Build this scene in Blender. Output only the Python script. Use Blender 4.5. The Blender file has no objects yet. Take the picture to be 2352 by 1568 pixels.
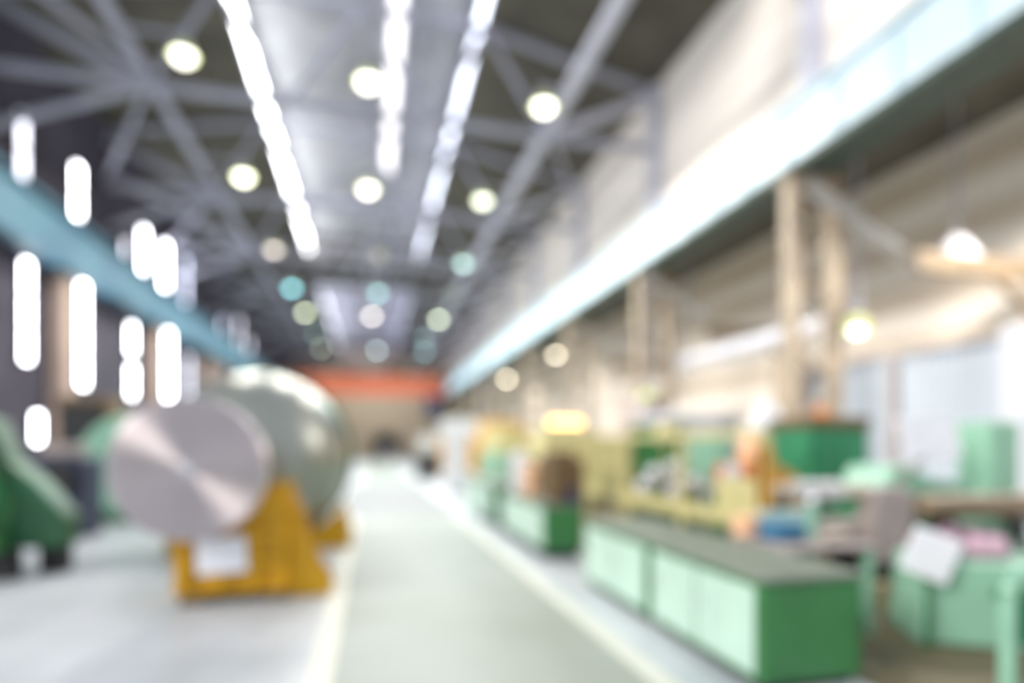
import bpy, bmesh, math, random
from mathutils import Vector, Matrix
random.seed(7)
sc = bpy.context.scene
COL = sc.collection
PI = math.pi

# ------------------------------------------------------------------ camera
TH = math.atan(326 / 1350.0)
cam_d = bpy.data.cameras.new('camera'); cam = bpy.data.objects.new('camera', cam_d); COL.objects.link(cam)
cam.location = (0, 0, 1.7)
cam.rotation_euler = (PI / 2, 0, -TH)
cam_d.sensor_width = 36.0
cam_d.lens = 36.0 * 1350 / 2352
cam_d.shift_y = 241 / 2352.0
cam_d.clip_end = 400
cam_d.dof.use_dof = True
cam_d.dof.focus_distance = 1.0
cam_d.dof.aperture_fstop = 0.485
sc.camera = cam
# ------------------------------------------------------------------ world, sun, exposure
w = bpy.data.worlds.new('world'); sc.world = w; w.use_nodes = True
bg = w.node_tree.nodes['Background']
bg.inputs[0].default_value = (0.86, 0.93, 1.0, 1); bg.inputs[1].default_value = 0.5
def lamp(name, kind, loc, power, color, **kw):
    l = bpy.data.lights.new(name, kind); l.energy = power; l.color = color
    for k, v in kw.items(): setattr(l, k, v)
    o = bpy.data.objects.new(name, l); o.location = loc; COL.objects.link(o); return o
sun = lamp('sun', 'SUN', (-20, -10, 20), 1.7, (1.0, 0.96, 0.9), angle=math.radians(22))
sun.rotation_euler = Vector((0.78, 0.30, -0.42)).to_track_quat('-Z', 'Y').to_euler()
sc.view_settings.view_transform = 'Standard'; sc.view_settings.look = 'None'
sc.view_settings.gamma = 1; sc.view_settings.use_curve_mapping = False
sc.view_settings.exposure = 0.65
sc.cycles.use_denoising = True
sc.cycles.sample_clamp_indirect = 6
sc.cycles.max_bounces = 8

# ------------------------------------------------------------------ materials
def mat(name, col, rough=0.6, metal=0.0, var=0.12, scale=3.0, col2=None, kind='noise', spec=0.5, bump=0.0):
    m = bpy.data.materials.new(name); m.use_nodes = True
    nt = m.node_tree; b = nt.nodes['Principled BSDF']
    b.inputs['Roughness'].default_value = rough; b.inputs['Metallic'].default_value = metal
    b.inputs['Specular IOR Level'].default_value = spec
    tc = nt.nodes.new('ShaderNodeTexCoord')
    if kind == 'noise':
        t = nt.nodes.new('ShaderNodeTexNoise'); t.inputs['Scale'].default_value = scale; t.inputs['Detail'].default_value = 5
        nt.links.new(tc.outputs['Object'], t.inputs['Vector']); fac = t.outputs[0]
    else:
        t = nt.nodes.new('ShaderNodeTexWave'); t.inputs['Scale'].default_value = scale
        t.bands_direction = kind; t.inputs['Distortion'].default_value = 0.4
        nt.links.new(tc.outputs['Object'], t.inputs['Vector']); fac = t.outputs[1]
    r = nt.nodes.new('ShaderNodeValToRGB')
    c2 = col2 if col2 else tuple(min(1, c * (1 + var)) for c in col)
    c1 = col if col2 else tuple(c * (1 - var) for c in col)
    r.color_ramp.elements[0].position = 0.35; r.color_ramp.elements[1].position = 0.65
    r.color_ramp.elements[0].color = (*c1, 1); r.color_ramp.elements[1].color = (*c2, 1)
    nt.links.new(fac, r.inputs[0]); nt.links.new(r.outputs[0], b.inputs['Base Color'])
    if bump:
        bn = nt.nodes.new('ShaderNodeBump'); bn.inputs['Strength'].default_value = bump
        nt.links.new(fac, bn.inputs['Height']); nt.links.new(bn.outputs[0], b.inputs['Normal'])
    return m
def emit(name, col, s):
    m = bpy.data.materials.new(name); m.use_nodes = True
    b = m.node_tree.nodes['Principled BSDF']
    b.inputs['Base Color'].default_value = (0.1, 0.1, 0.1, 1)
    b.inputs['Emission Color'].default_value = (*col, 1); b.inputs['Emission Strength'].default_value = s
    return m
M = dict(
    concrete=mat('pale_concrete', (0.40, 0.43, 0.46), 0.38, col2=(0.62, 0.64, 0.68), scale=0.45),
    walk=mat('walkway_paint', (0.29, 0.31, 0.255), 0.5, col2=(0.38, 0.41, 0.38), scale=0.35, spec=.25),
    cross=mat('pale_strip_concrete', (0.33, 0.34, 0.35), 0.75, spec=.2, var=0.06, scale=0.6),
    line=mat('cream_line_paint', (0.66, 0.66, 0.58), 0.6, var=0.05),
    block=mat('wood_block_floor', (0.12, 0.105, 0.065), 0.7, col2=(0.19, 0.155, 0.085), scale=1.2),
    cream=mat('cream_cladding', (0.93, 0.85, 0.77), 0.85, var=0.05, kind='Z', scale=0.35),
    cream_band=mat('cream_banded_cladding', (0.72, 0.61, 0.49), 0.85, col2=(0.92, 0.83, 0.73), kind='Z', scale=0.22),
    tan=mat('tan_plaster', (0.58, 0.46, 0.33), 0.9, var=0.08),
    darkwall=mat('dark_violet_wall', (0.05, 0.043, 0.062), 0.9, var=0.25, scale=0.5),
    roof=mat('dark_roof_deck', (0.10, 0.092, 0.072), 0.9, var=0.25, scale=0.6),
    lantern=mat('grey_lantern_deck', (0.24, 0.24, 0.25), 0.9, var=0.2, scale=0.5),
    steel=mat('grey_violet_steel', (0.38, 0.38, 0.46), 0.55, var=0.1, scale=1.0),
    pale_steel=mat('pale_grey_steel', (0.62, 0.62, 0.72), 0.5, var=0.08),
    beam_r=mat('pale_blue_beam_paint', (0.60, 0.73, 0.80), 0.45, var=0.08, scale=0.8, col2=None),
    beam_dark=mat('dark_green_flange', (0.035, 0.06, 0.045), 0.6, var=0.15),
    beam_l=mat('teal_beam_paint', (0.025, 0.10, 0.16), 0.6, col2=(0.05, 0.15, 0.21), scale=0.5),
    column=mat('buff_column_steel', (0.40, 0.32, 0.235), 0.6, var=0.15, scale=1.5),
    column_l=mat('rosy_column_paint', (0.46, 0.34, 0.28), 0.7, var=0.12),
    white=mat('white_enamel', (0.70, 0.70, 0.75), 0.35, var=0.03),
    offwhite=mat('off_white_panel', (0.60, 0.60, 0.59), 0.5, var=0.05),
    paper=mat('white_paper', (0.86, 0.86, 0.92), 0.8, var=0.03),
    green=mat('green_machine_paint', (0.045, 0.185, 0.06), 0.38, var=0.08),
    green_d=mat('deep_green_paint', (0.02, 0.20, 0.09), 0.4, var=0.12),
    green_lit=mat('lit_green_door_paint', (0.48, 0.66, 0.56), 0.35, var=0.05),  # cabinet green lightened for the light on the aisle-side doors
    mint=mat('mint_green_paint', (0.28, 0.52, 0.38), 0.4, var=0.06),
    green_o=mat('olive_green_paint', (0.035, 0.085, 0.03), 0.5, col2=(0.03, 0.17, 0.08), scale=0.9),
    benchtop=mat('grey_steel_top', (0.17, 0.20, 0.16), 0.6, var=0.1),
    yellow=mat('yellow_stand_paint', (0.66, 0.35, 0.0), 0.45, var=0.12),
    guard=mat('pale_yellow_paint', (0.56, 0.50, 0.24), 0.5, var=0.06),
    metal=mat('turned_metal', (0.36, 0.33, 0.32), 0.30, 1.0, var=0.06, scale=1.5),
    metal_w=mat('satin_casing_metal', (0.36, 0.37, 0.34), 0.38, 1.0, var=0.08, scale=0.9),
    dark=mat('blackened_iron', (0.02, 0.02, 0.022), 0.6),
    navy=mat('navy_paint', (0.03, 0.035, 0.08), 0.5),
    blue=mat('blue_paint', (0.03, 0.15, 0.28), 0.4),
    paleblue=mat('pale_blue_paint', (0.42, 0.60, 0.62), 0.5),
    orange=mat('orange_paint', (0.75, 0.25, 0.05), 0.5),
    amber=mat('amber_paint', (0.62, 0.33, 0.07), 0.5),
    red=mat('red_paint', (0.72, 0.12, 0.05), 0.5),
    crane=mat('orange_crane_paint', (0.40, 0.085, 0.03), 0.6, var=0.08, scale=0.6),
    brown=mat('brown_paint', (0.14, 0.085, 0.035), 0.6),
    rust=mat('brown_pipe_steel', (0.24, 0.18, 0.12), 0.45, var=0.2),
    beige=mat('beige_tube', (0.55, 0.48, 0.40), 0.3, 0.3),
    greige=mat('greige_casting', (0.38, 0.32, 0.31), 0.5),
    wood=mat('pale_timber', (0.48, 0.35, 0.21), 0.7, kind='X', scale=3),
    pink=mat('pink_cloth', (0.52, 0.34, 0.42), 0.9, var=0.15, scale=4),
    plum=mat('plum_cloth', (0.16, 0.10, 0.13), 0.9, var=0.2, scale=4),
    chrome=mat('polished_steel', (0.85, 0.85, 0.88), 0.25, 0.6, var=0.03),
    peach=mat('peach_paint', (0.85, 0.50, 0.30), 0.5),
    olive=mat('khaki_paint', (0.36, 0.32, 0.13), 0.6),
)
# corrugated partition: vertical ribs
M['corr'] = mat('pale_blue_corrugated', (0.50, 0.55, 0.62), 0.5, kind='Y', scale=1.6, var=0.05, bump=0.3)
# turned end face: fine concentric grooves giving a radial sheen (anisotropic)
AR = 0.25
def turned():
    m = mat('machined_end_face', (0.80, 0.71, 0.73), 0.55, 1.0, var=0.04)
    nt = m.node_tree; b = nt.nodes['Principled BSDF']
    b.inputs['Anisotropic'].default_value = 1.0; b.inputs['Anisotropic Rotation'].default_value = AR
    tg = nt.nodes.new('ShaderNodeTangent'); tg.direction_type = 'RADIAL'; tg.axis = 'Y'
    nt.links.new(tg.outputs[0], b.inputs['Tangent'])
    return m
M['turned'] = turned()

# ------------------------------------------------------------------ mesh helpers
class MB:
    def __init__(s): s.bm = bmesh.new()
    def box(s, x0, x1, y0, y1, z0, z1, rot=None, c=None):
        vs = bmesh.ops.create_cube(s.bm, size=1)['verts']
        mx = Matrix.Translation(((x0+x1)/2, (y0+y1)/2, (z0+z1)/2))
        if rot: mx = mx @ rot
        mx = mx @ Matrix.Diagonal((abs(x1-x0), abs(y1-y0), abs(z1-z0), 1))
        bmesh.ops.transform(s.bm, matrix=mx, verts=vs); return s
    def bar(s, a, b, w, h=None):
        h = h or w; a, b = Vector(a), Vector(b); d = b - a
        q = d.to_track_quat('Z', 'X' if abs(d.normalized().y) > .9 else 'Y').to_matrix().to_4x4()
        vs = bmesh.ops.create_cube(s.bm, size=1)['verts']
        bmesh.ops.transform(s.bm, matrix=Matrix.Translation((a+b)/2) @ q @ Matrix.Diagonal((w, h, d.length, 1)), verts=vs); return s
    def tube(s, a, b, r, r2=None, n=20):
        a, b = Vector(a), Vector(b); d = b - a
        q = d.to_track_quat('Z', 'Y').to_matrix().to_4x4()
        bmesh.ops.create_cone(s.bm, cap_ends=True, segments=n, radius1=r, radius2=r if r2 is None else r2, depth=d.length,
                              matrix=Matrix.Translation((a+b)/2) @ q); return s
    def lathe(s, prof, o=(0, 0, 0), axis='Z', n=48):
        rings = []
        o = Vector(o)
        for r, h in prof:
            ring = []
            for i in range(n):
                t = 2*PI*i/n; u, v = r*math.cos(t), r*math.sin(t)
                p = {'Z': (u, v, h), 'Y': (u, h, v), 'X': (h, u, v)}[axis]
                ring.append(s.bm.verts.new(o + Vector(p)))
            rings.append(ring)
        for a, b in zip(rings, rings[1:]):
            for i in range(n):
                j = (i+1) % n; s.bm.faces.new((a[i], a[j], b[j], b[i]))
        s.bm.faces.new(rings[0]); s.bm.faces.new(list(reversed(rings[-1])))
        return s
    def prism(s, pts, lo, hi, axis='Y'):
        def P(u, v, h): return {'Y': (u, h, v), 'X': (h, u, v), 'Z': (u, v, h)}[axis]
        A = [s.bm.verts.new(P(u, v, lo)) for u, v in pts]; B = [s.bm.verts.new(P(u, v, hi)) for u, v in pts]
        n = len(pts)
        s.bm.faces.new(A); s.bm.faces.new(list(reversed(B)))
        for i in range(n): s.bm.faces.new((A[i], B[i], B[(i+1) % n], A[(i+1) % n]))
        return s
    def ball(s, c, r, sx=1, sy=1, sz=1):
        vs = bmesh.ops.create_icosphere(s.bm, subdivisions=3, radius=r)['verts']
        bmesh.ops.transform(s.bm, matrix=Matrix.Translation(c) @ Matrix.Diagonal((sx, sy, sz, 1)), verts=vs); return s
    def build(s, name, m, parent=None, bevel=0.0, smooth=False, label=None):
        bmesh.ops.recalc_face_normals(s.bm, faces=s.bm.faces)
        me = bpy.data.meshes.new(name); s.bm.to_mesh(me); s.bm.free()
        me.materials.append(M[m] if isinstance(m, str) else m)
        if smooth: me.shade_smooth() if hasattr(me, 'shade_smooth') else None
        o = bpy.data.objects.new(name, me); COL.objects.link(o)
        if parent:
            o.parent = parent
            q = parent
            off = Vector(q.location)
            while q.parent: q = q.parent; off += Vector(q.location)
            # meshes are authored in world metres; keep them there under the parent's base point
            me.transform(Matrix.Translation(-off))
        if bevel:
            b = o.modifiers.new('bevel', 'BEVEL'); b.width = bevel; b.segments = 2; b.limit_method = 'ANGLE'
        if smooth:
            try: me.set_sharp_from_angle(angle=math.radians(35))
            except Exception: pass
        if label: o['label'] = label
        return o
def root(name, loc, label, cat, group=None):
    o = bpy.data.objects.new(name, None); o.location = loc; COL.objects.link(o)
    o.empty_display_size = 0.2
    return tag(o, label, cat, group)
def tag(o, label, cat, group=None):
    o['label'] = label; o['category'] = cat; o['kind'] = 'thing'
    if group: o['group'] = group
    return o
def struct(o, label=None):
    o['kind'] = 'structure'
    if label: o['label'] = label
    return o
def dup(r, loc, label, group=None):
    c = r.copy(); COL.objects.link(c); c.location = loc; c['label'] = label
    if group: c['group'] = group
    def rec(src, dst):
        for ch in list(src.children):
            k = ch.copy(); COL.objects.link(k); k.parent = dst; rec(ch, k)
    rec(r, c); return c
ORD = ['nearest', 'second', 'third', 'fourth', 'fifth', 'sixth', 'seventh', 'eighth', 'ninth', 'tenth', 'eleventh']

# ------------------------------------------------------------------ the hall
XL, XR, XS = -10.2, 9.9, 14.2      # left wall, right clerestory wall, side-bay outer wall
YE = 88.0
struct(MB().box(-30, 30, -14, 110, -0.3, 0).build('floor', 'concrete'))
struct(MB().box(-0.27, 1.96, -14, 86, -0.001, 0.004).build('floor_walkway', 'walk'), 'sage grey painted walkway down the middle of the hall')
struct(MB().box(-0.45, -0.27, -14, 86, -0.001, 0.006).build('trim_1', 'line'), 'cream line along the left edge of the walkway')
struct(MB().box(1.96, 2.14, -14, 86, -0.001, 0.006).build('trim_2', 'line'), 'cream line along the right edge of the walkway')
struct(MB().box(-0.8, 2.14, 14.5, 27, 0.003, 0.009).build('floor_pale_strip', 'cross'), 'pale strip across the walkway')  # a paler strip laid over the walkway
struct(MB().box(3.45, 9.0, 1.0, 30, -0.001, 0.005).build('floor_block_paving', 'block'), 'brown wood block floor around the machines')

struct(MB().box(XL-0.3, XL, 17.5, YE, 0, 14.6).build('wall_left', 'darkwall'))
struct(MB().box(XR, XR+0.25, 3, YE, 9.0, 14.6).build('wall_right', 'cream'))
struct(MB().box(XS, XS+0.3, 3, YE, 0, 9.6).build('wall_side_bay', 'cream_band'))
struct(MB().box(XR+0.25, XS, 3, YE, 9.35, 9.6).build('ceiling_side_bay', 'roof'))
# end wall with arched opening
ax, aw, ah = 2.35, 2.3, 1.5
b = MB()
b.box(-10.2, ax-aw, YE, YE+.4, 0, 18).box(ax+aw, 14.2, YE, YE+.4, 0, 18).box(ax-aw, ax+aw, YE, YE+.4, ah+aw, 18)
for i in range(16):
    t0_, t1_ = PI*i/16, PI*(i+1)/16
    b.prism([(ax-aw*math.cos(t0_), ah+aw*math.sin(t0_)), (ax-aw*math.cos(t1_), ah+aw*math.sin(t1_)), (ax-aw*math.cos(t1_), ah+aw), (ax-aw*math.cos(t0_), ah+aw)], YE, YE+.4)
struct(b.build('wall_far', 'tan'))
dr = MB(); dr.box(ax-aw-0.05, ax+aw+0.05, YE+0.45, YE+0.6, 0, 4.0)
struct(dr.build('door_1', 'dark'), 'dark arched gateway in the far end wall')

# roof
LXL, LXR, LZ = -4.4, 3.7, 15.5
lant = [(12.5, 46), (53, YE)]
b = MB(); b.prism([(XL-0.3, 14.4), (XL-0.3, 14.6), (LXL, LZ+0.2), (LXL, LZ)], 12.5, YE)
struct(b.build('ceiling_left', 'roof'))
b = MB(); b.prism([(LXR, LZ), (LXR, LZ+0.2), (XR+0.3, 14.6), (XR+0.3, 14.4)], 12.5, YE)
struct(b.build('ceiling_right', 'roof'))
struct(MB().box(LXL, LXR, 46, 53, LZ, LZ+0.2).build('ceiling_middle', 'roof'))
for k, (a0, a1) in enumerate(lant):
    struct(MB().box(LXL-0.1, LXR+0.1, a0, a1, 17.3, 17.5).build('ceiling_lantern', 'lantern' if k == 0 else 'pale_steel'), 'grey underside of the raised roof lantern')  # daylight inside put into paler deck colours, palest in the far lantern
    struct(MB().box(LXL, LXR, a1-0.15, a1, LZ+.2, 17.3).build('wall_lantern_end', 'roof'))

glass_hot = emit('daylit_lantern_glass', (0.95, 0.97, 1.0), 10.0)
glass_cool = emit('daylit_blueish_glass', (0.80, 0.86, 1.0), 3.4)
glass_lav = emit('daylit_lavender_glass', (0.75, 0.78, 1.0), 2.2)
glass_far = emit('daylit_far_glass', (0.88, 0.91, 1.0), 5.0)
glass_win = emit('daylit_window_glass', (0.93, 0.95, 1.0), 14.0)
glass_dim = emit('daylit_dim_window_glass', (0.74, 0.79, 1.0), 3.0)
glass_mid = emit('daylit_grey_window_glass', (0.85, 0.86, 0.97), 3.2)
strip_m = emit('daylit_ridge_strip', (1.0, 0.97, 0.97), 1.9)
wn = [0]
def window(parts_fn, label):
    wn[0] += 1
    r = bpy.data.objects.new('window_%d' % wn[0], None); COL.objects.link(r)
    struct(r, label); parts_fn(r); return r
def lantern_side(x, side, a0, a1, gl, label):
    def f(r):
        b = MB(); n = max(2, int((a1-a0)/3.8))
        b.box(x-.06, x+.06, a0, a1, LZ+.02, LZ+.22).box(x-.06, x+.06, a0, a1, 16.75, 16.87)
        for i in range(n+1):
            y = a0 + (a1-a0)*i/n; b.box(x-.06, x+.06, y-.06, y+.06, LZ, 17.28)
        b.build('window_frame', 'steel', r)
        MB().box(x-.02, x+.02, a0, a1, LZ+.22, 16.75).build('window_pane', gl, r)
        MB().box(x-.05, x+.05, a0, a1, 16.87, 17.3).build('window_head', 'roof', r)
    window(f, label)
lantern_side(LXL, -1, 12.5, 46, glass_hot, 'dazzling left glazing strip of the near roof lantern')
lantern_side(LXR, 1, 12.5, 46, glass_cool, 'cool blue right glazing strip of the near roof lantern')
lantern_side(LXL, -1, 53, YE, glass_far, 'left glazing strip of the far roof lantern')
lantern_side(LXR, 1, 53, YE, glass_lav, 'right glazing strip of the far roof lantern')
def ridge(a0, a1, x0, x1):
    def f(r):
        MB().box(x0, x1, a0, a1, 17.22, 17.26).build('window_pane', strip_m, r)
        b = MB().box(x0-.12, x0, a0, a1, 17.15, 17.3).box(x1, x1+.12, a0, a1, 17.15, 17.3)
        b.build('window_frame', 'pale_steel', r)
    return f
window(ridge(12.5, 34, 0.75, 1.15), 'pale rooflight strip along the ridge of the near lantern')

# left wall slit windows: (y, half width, z0, z1, glass)
lw = [(20.6, .22, 9.6, 11.7, glass_mid, 'tall slit window at the far left above the teal beam'),
      (24.0, .26, 9.9, 11.7, glass_win, 'second slit window from the left above the teal beam'),
      (28.3, .22, 9.9, 10.5, glass_mid, 'small square window above the teal beam'),
      (30.3, .30, 9.5, 11.7, glass_win, 'third tall slit window above the teal beam'),
      (33.2, .40, 9.3, 12.0, glass_win, 'fourth tall slit window above the teal beam'),
      (36.6, .35, 9.2, 12.3, glass_dim, 'fifth dimmer slit window above the teal beam'),
      (20.8, .22, 4.3, 7.3, glass_win, 'leftmost tall slit window below the teal beam'),
      (24.4, .28, 3.9, 8.3, glass_win, 'brightest tall slit window below the teal beam'),
      (28.9, .25, 3.9, 5.2, glass_win, 'lower half of a short split window under the teal beam'),
      (28.9, .25, 5.8, 7.0, glass_win, 'upper half of a short split window under the teal beam'),
      (33.7, .40, 4.2, 8.4, glass_win, 'fourth tall slit window below the teal beam'),
      (37.2, .30, 4.3, 6.9, glass_mid, 'narrow paler window right of the fourth slit window'),
      (21.4, .22, 1.85, 2.7, glass_win, 'low window close to the floor at the far left'),
      (45.3, .30, 9.9, 10.8, glass_dim, 'small dim window above the far part of the teal beam'),
      (50.5, .40, 9.2, 11.8, glass_mid, 'far upper slit window beside the dim window'),
      (54.5, .40, 8.9, 10.9, glass_mid, 'last upper slit window before the crane'),
      (50.5, .45, 5.6, 6.9, glass_win, 'far small bright window below the beam'),
      (46.0, .35, 5.3, 6.9, glass_dim, 'far small dim window below the beam'),
      (68.5, .60, 7.3, 9.0, glass_mid, 'distant window left of the orange crane'),
      ]
for (y, hw, z0, z1, gl, lab) in lw:
    def f(r, y=y, hw=hw, z0=z0, z1=z1, gl=gl):
        MB().box(XL+.0, XL+.05, y-hw, y+hw, z0, z1).build('window_pane', gl, r)
        b = MB().box(XL, XL+.09, y-hw-.1, y-hw, z0-.1, z1+.1).box(XL, XL+.09, y+hw, y+hw+.1, z0-.1, z1+.1)
        b.box(XL, XL+.09, y-hw, y+hw, z0-.1, z0).box(XL, XL+.09, y-hw, y+hw, z1, z1+.1)
        n = int((z1-z0)/1.3)
        for i in range(1, n+1): z = z0+(z1-z0)*i/(n+1); b.box(XL+.05, XL+.08, y-hw, y+hw, z-.03, z+.03)
        b.build('window_frame', 'darkwall', r)
    window(f, lab)

# ------------------------------------------------------------------ columns, runway beams, trusses
BAY = 7.6; Y0 = 11.3; NB = 11
ys = [Y0 + BAY*i for i in range(NB)]
def lattice_column(x0, x1, y, ztop, label):
    r = root('lattice_column', ((x0+x1)/2, y, 0), label, 'column', 'lattice columns on the right side of the hall')
    for x in (x0, x1):
        MB().box(x-.13, x+.13, y-.16, y+.16, 0, ztop).build('column_leg', 'column', r)
    k = 0; z = .5
    while z < ztop-.9:
        a, b_ = (x0, x1) if k % 2 == 0 else (x1, x0)
        MB().bar((a, y-.1, z), (b_, y-.1, z+.85), .16, .03).build('lacing_bar', 'column', r); k += 1; z += .85
    MB().box(x0-.25, x1+.25, y-.3, y+.3, 0, .12).build('base_plate', 'column', r)
    MB().box(x0-.2, x1+.12, y-.28, y+.28, ztop, ztop+.06).build('cap_plate', 'column', r)
    MB().bar((x0+.2, y-.2, 7.5), (x1+1.6, y-.2, 6.2), .34, .12).build('bracket_arm', 'offwhite', r)
    return r
for k in range(8):
    lab = '%s lattice steel column under the pale blue runway beam' % ['nearest', 'second nearest', 'third nearest', 'fourth nearest', 'fifth nearest', 'sixth nearest', 'seventh nearest', 'farthest'][k]
    if k == 0: c0 = lattice_column(9.15, 10.25, ys[0], 7.62, lab)
    else: dup(c0, (c0.location.x, ys[k], 0), lab)
up = tag(MB().box(9.55, 9.895, ys[0]-.2, ys[0]+.2, 9.25, 14.3).build('pilaster', 'pale_steel'),
         'nearest pale grey pilaster above the runway beam, against the cream cladding', 'pilaster', 'pilasters above the right runway beam')
for k in range(1, 8):
    c = up.copy(); COL.objects.link(c); c.location.y = BAY*k
    c['label'] = '%s pilaster from the camera on the cream cladding above the runway beam' % ORD[k]
def left_col(y, lab):
    r = root('left_column', (-9.9, y, 0), lab, 'column', 'rosy brown columns along the left wall')
    MB().box(-10.15, -9.65, y-.3, y+.3, 0.1, 7.35).build('column_shaft', 'column_l', r)
    MB().box(-10.19, -9.55, y-.4, y+.4, 0, .12).build('base_plate', 'column_l', r)
    return r
l0 = left_col(22.4, 'leftmost rosy brown column standing between the two tall slit windows')
for k, (y, lab) in enumerate([(30.9, 'rosy column just left of the fourth slit window under the beam'), (40.0, 'rosy column behind the shiny casing, far left side'), (43.6, 'rosy column next to the far small windows'), (58.0, 'last rosy column before the orange crane')]):
    dup(l0, (-9.9, y, 0), lab)
# right runway beam
r = root('runway_beam', (9.1, 45, 7.7), 'long pale blue crane runway beam along the right side', 'beam')
MB().box(8.98, 9.10, 3, YE-.2, 7.86, 9.12).build('beam_web', 'beam_r', r)
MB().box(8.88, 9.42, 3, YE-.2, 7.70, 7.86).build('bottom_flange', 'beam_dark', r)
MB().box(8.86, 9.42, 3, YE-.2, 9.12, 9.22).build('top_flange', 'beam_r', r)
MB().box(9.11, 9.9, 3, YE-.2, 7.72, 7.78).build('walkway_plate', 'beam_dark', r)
b = MB()
for i in range(60): b.box(8.90, 8.98, 4.2+i*1.4, 4.24+i*1.4, 7.86, 9.12)
o = b.build('web_stiffener', 'beam_r', r); o['kind'] = 'stuff'
MB().box(9.05, 9.15, 3, YE-.2, 9.22, 9.36).build('crane_rail', 'steel', r)
r = root('runway_beam', (-9.5, 50, 7.4), 'long teal crane runway beam along the left wall', 'beam')
MB().box(-9.56, -9.46, 14, YE-.2, 7.5, 9.0).build('beam_web', 'beam_l', r)
MB().box(-9.75, -9.25, 14, YE-.2, 7.37, 7.5).build('bottom_flange', 'beam_l', r)
MB().box(-9.75, -9.25, 14, YE-.2, 9.0, 9.1).build('top_flange', 'beam_l', r)
MB().box(-9.55, -9.45, 14, YE-.2, 9.1, 9.24).build('crane_rail', 'steel', r)
# trusses
def truss(y, lab):
    r = root('roof_truss', (0, y, 12.1), lab, 'truss', 'roof trusses spanning the hall')
    nL, nR, zc = -6.2, 5.8, 12.1
    MB().bar((XL+.1, y, zc), (9.52, y, zc), .22, .22).build('bottom_chord', 'steel', r)
    MB().bar((nL, y, zc), (XL+.1, y, 13.9), .26, .26).build('end_strut', 'steel', r)
    MB().bar((nR, y, zc), (9.4, y, 13.85), .26, .26).build('end_strut', 'pale_steel', r)
    MB().bar((XL+.1, y, 14.2), (LXL, y, LZ-.15), .2, .2).build('top_chord', 'steel', r)
    MB().bar((9.42, y, 14.15), (LXR, y, LZ-.15), .2, .2).build('top_chord', 'steel', r)
    MB().bar((LXL, y, LZ-.15), (LXR, y, LZ-.15), .2, .2).build('collar_beam', 'steel', r)
    MB().bar((nL, y, zc), (XL+.1, y, 10.4), .18, .18).build('knee_brace', 'steel', r)
    for (a, b_) in [((nL, zc), (-7.6, 14.75)), ((nL, zc), (LXL, LZ-.2)), ((LXL, LZ-.2), (-2.4, zc)), ((-2.4, zc), (-.3, LZ-.2)),
                   ((-.3, LZ-.2), (1.9, zc)), ((1.9, zc), (LXR, LZ-.2)), ((LXR, LZ-.2), (nR, zc)), ((nR, zc), (7.4, 14.7))]:
        MB().bar((a[0], y, a[1]), (b_[0], y, b_[1]), .15, .15).build('web_diagonal', 'steel', r)
    return r
t0 = truss(ys[0], 'nearest grey steel roof truss across the top of the hall')
for k in range(1, 10):
    dup(t0, (0, ys[k], 12.1), '%s grey steel roof truss from the camera' % ORD[k])
# longitudinal struts and plan bracing
def strut(x, z, wd, m, lab):
    tag(MB().box(x-wd/2, x+wd/2, 9, YE-1, z-.12, z+.12).build('roof_purlin', m), lab, 'beam', 'long roof ties running down the hall')
strut(5.8, 12.34, .34, 'pale_steel', 'long pale grey tie running along the hall right of the lamps')
strut(-6.2, 12.34, .22, 'steel', 'long grey tie running along the hall near the left lamps')
strut(0.0, 12.34, .28, 'steel', 'long pale grey tie along the middle of the roof')
strut(1.5, 15.1, .24, 'steel', 'long grey tie high under the lantern, right of the ridge strip')
for k in range(0, 6):
    y = ys[k]
    tag(MB().bar((-6.31, y+.3, 12.28), (-10.05, y+BAY-.3, 12.2), .14, .14).build('wind_brace', 'steel'),
        'grey diagonal wind brace behind the %s truss, left side' % ORD[k], 'brace', 'left wind braces in the roof')
    tag(MB().bar((-10.05, y+.3, 12.5), (-6.31, y+BAY-.3, 12.42), .14, .14).build('wind_brace', 'steel') if k % 2 == 0 else
        MB().bar((5.98, y+.25, 12.3), (9.78, y+BAY-.3, 12.3), .14, .14).build('wind_brace', 'steel'),
        ('grey counter brace crossing the one behind the %s truss, left side' if k % 2 == 0 else 'grey diagonal wind brace behind the %s truss, right side') % ORD[k], 'brace', 'wind braces in the roof')

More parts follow.
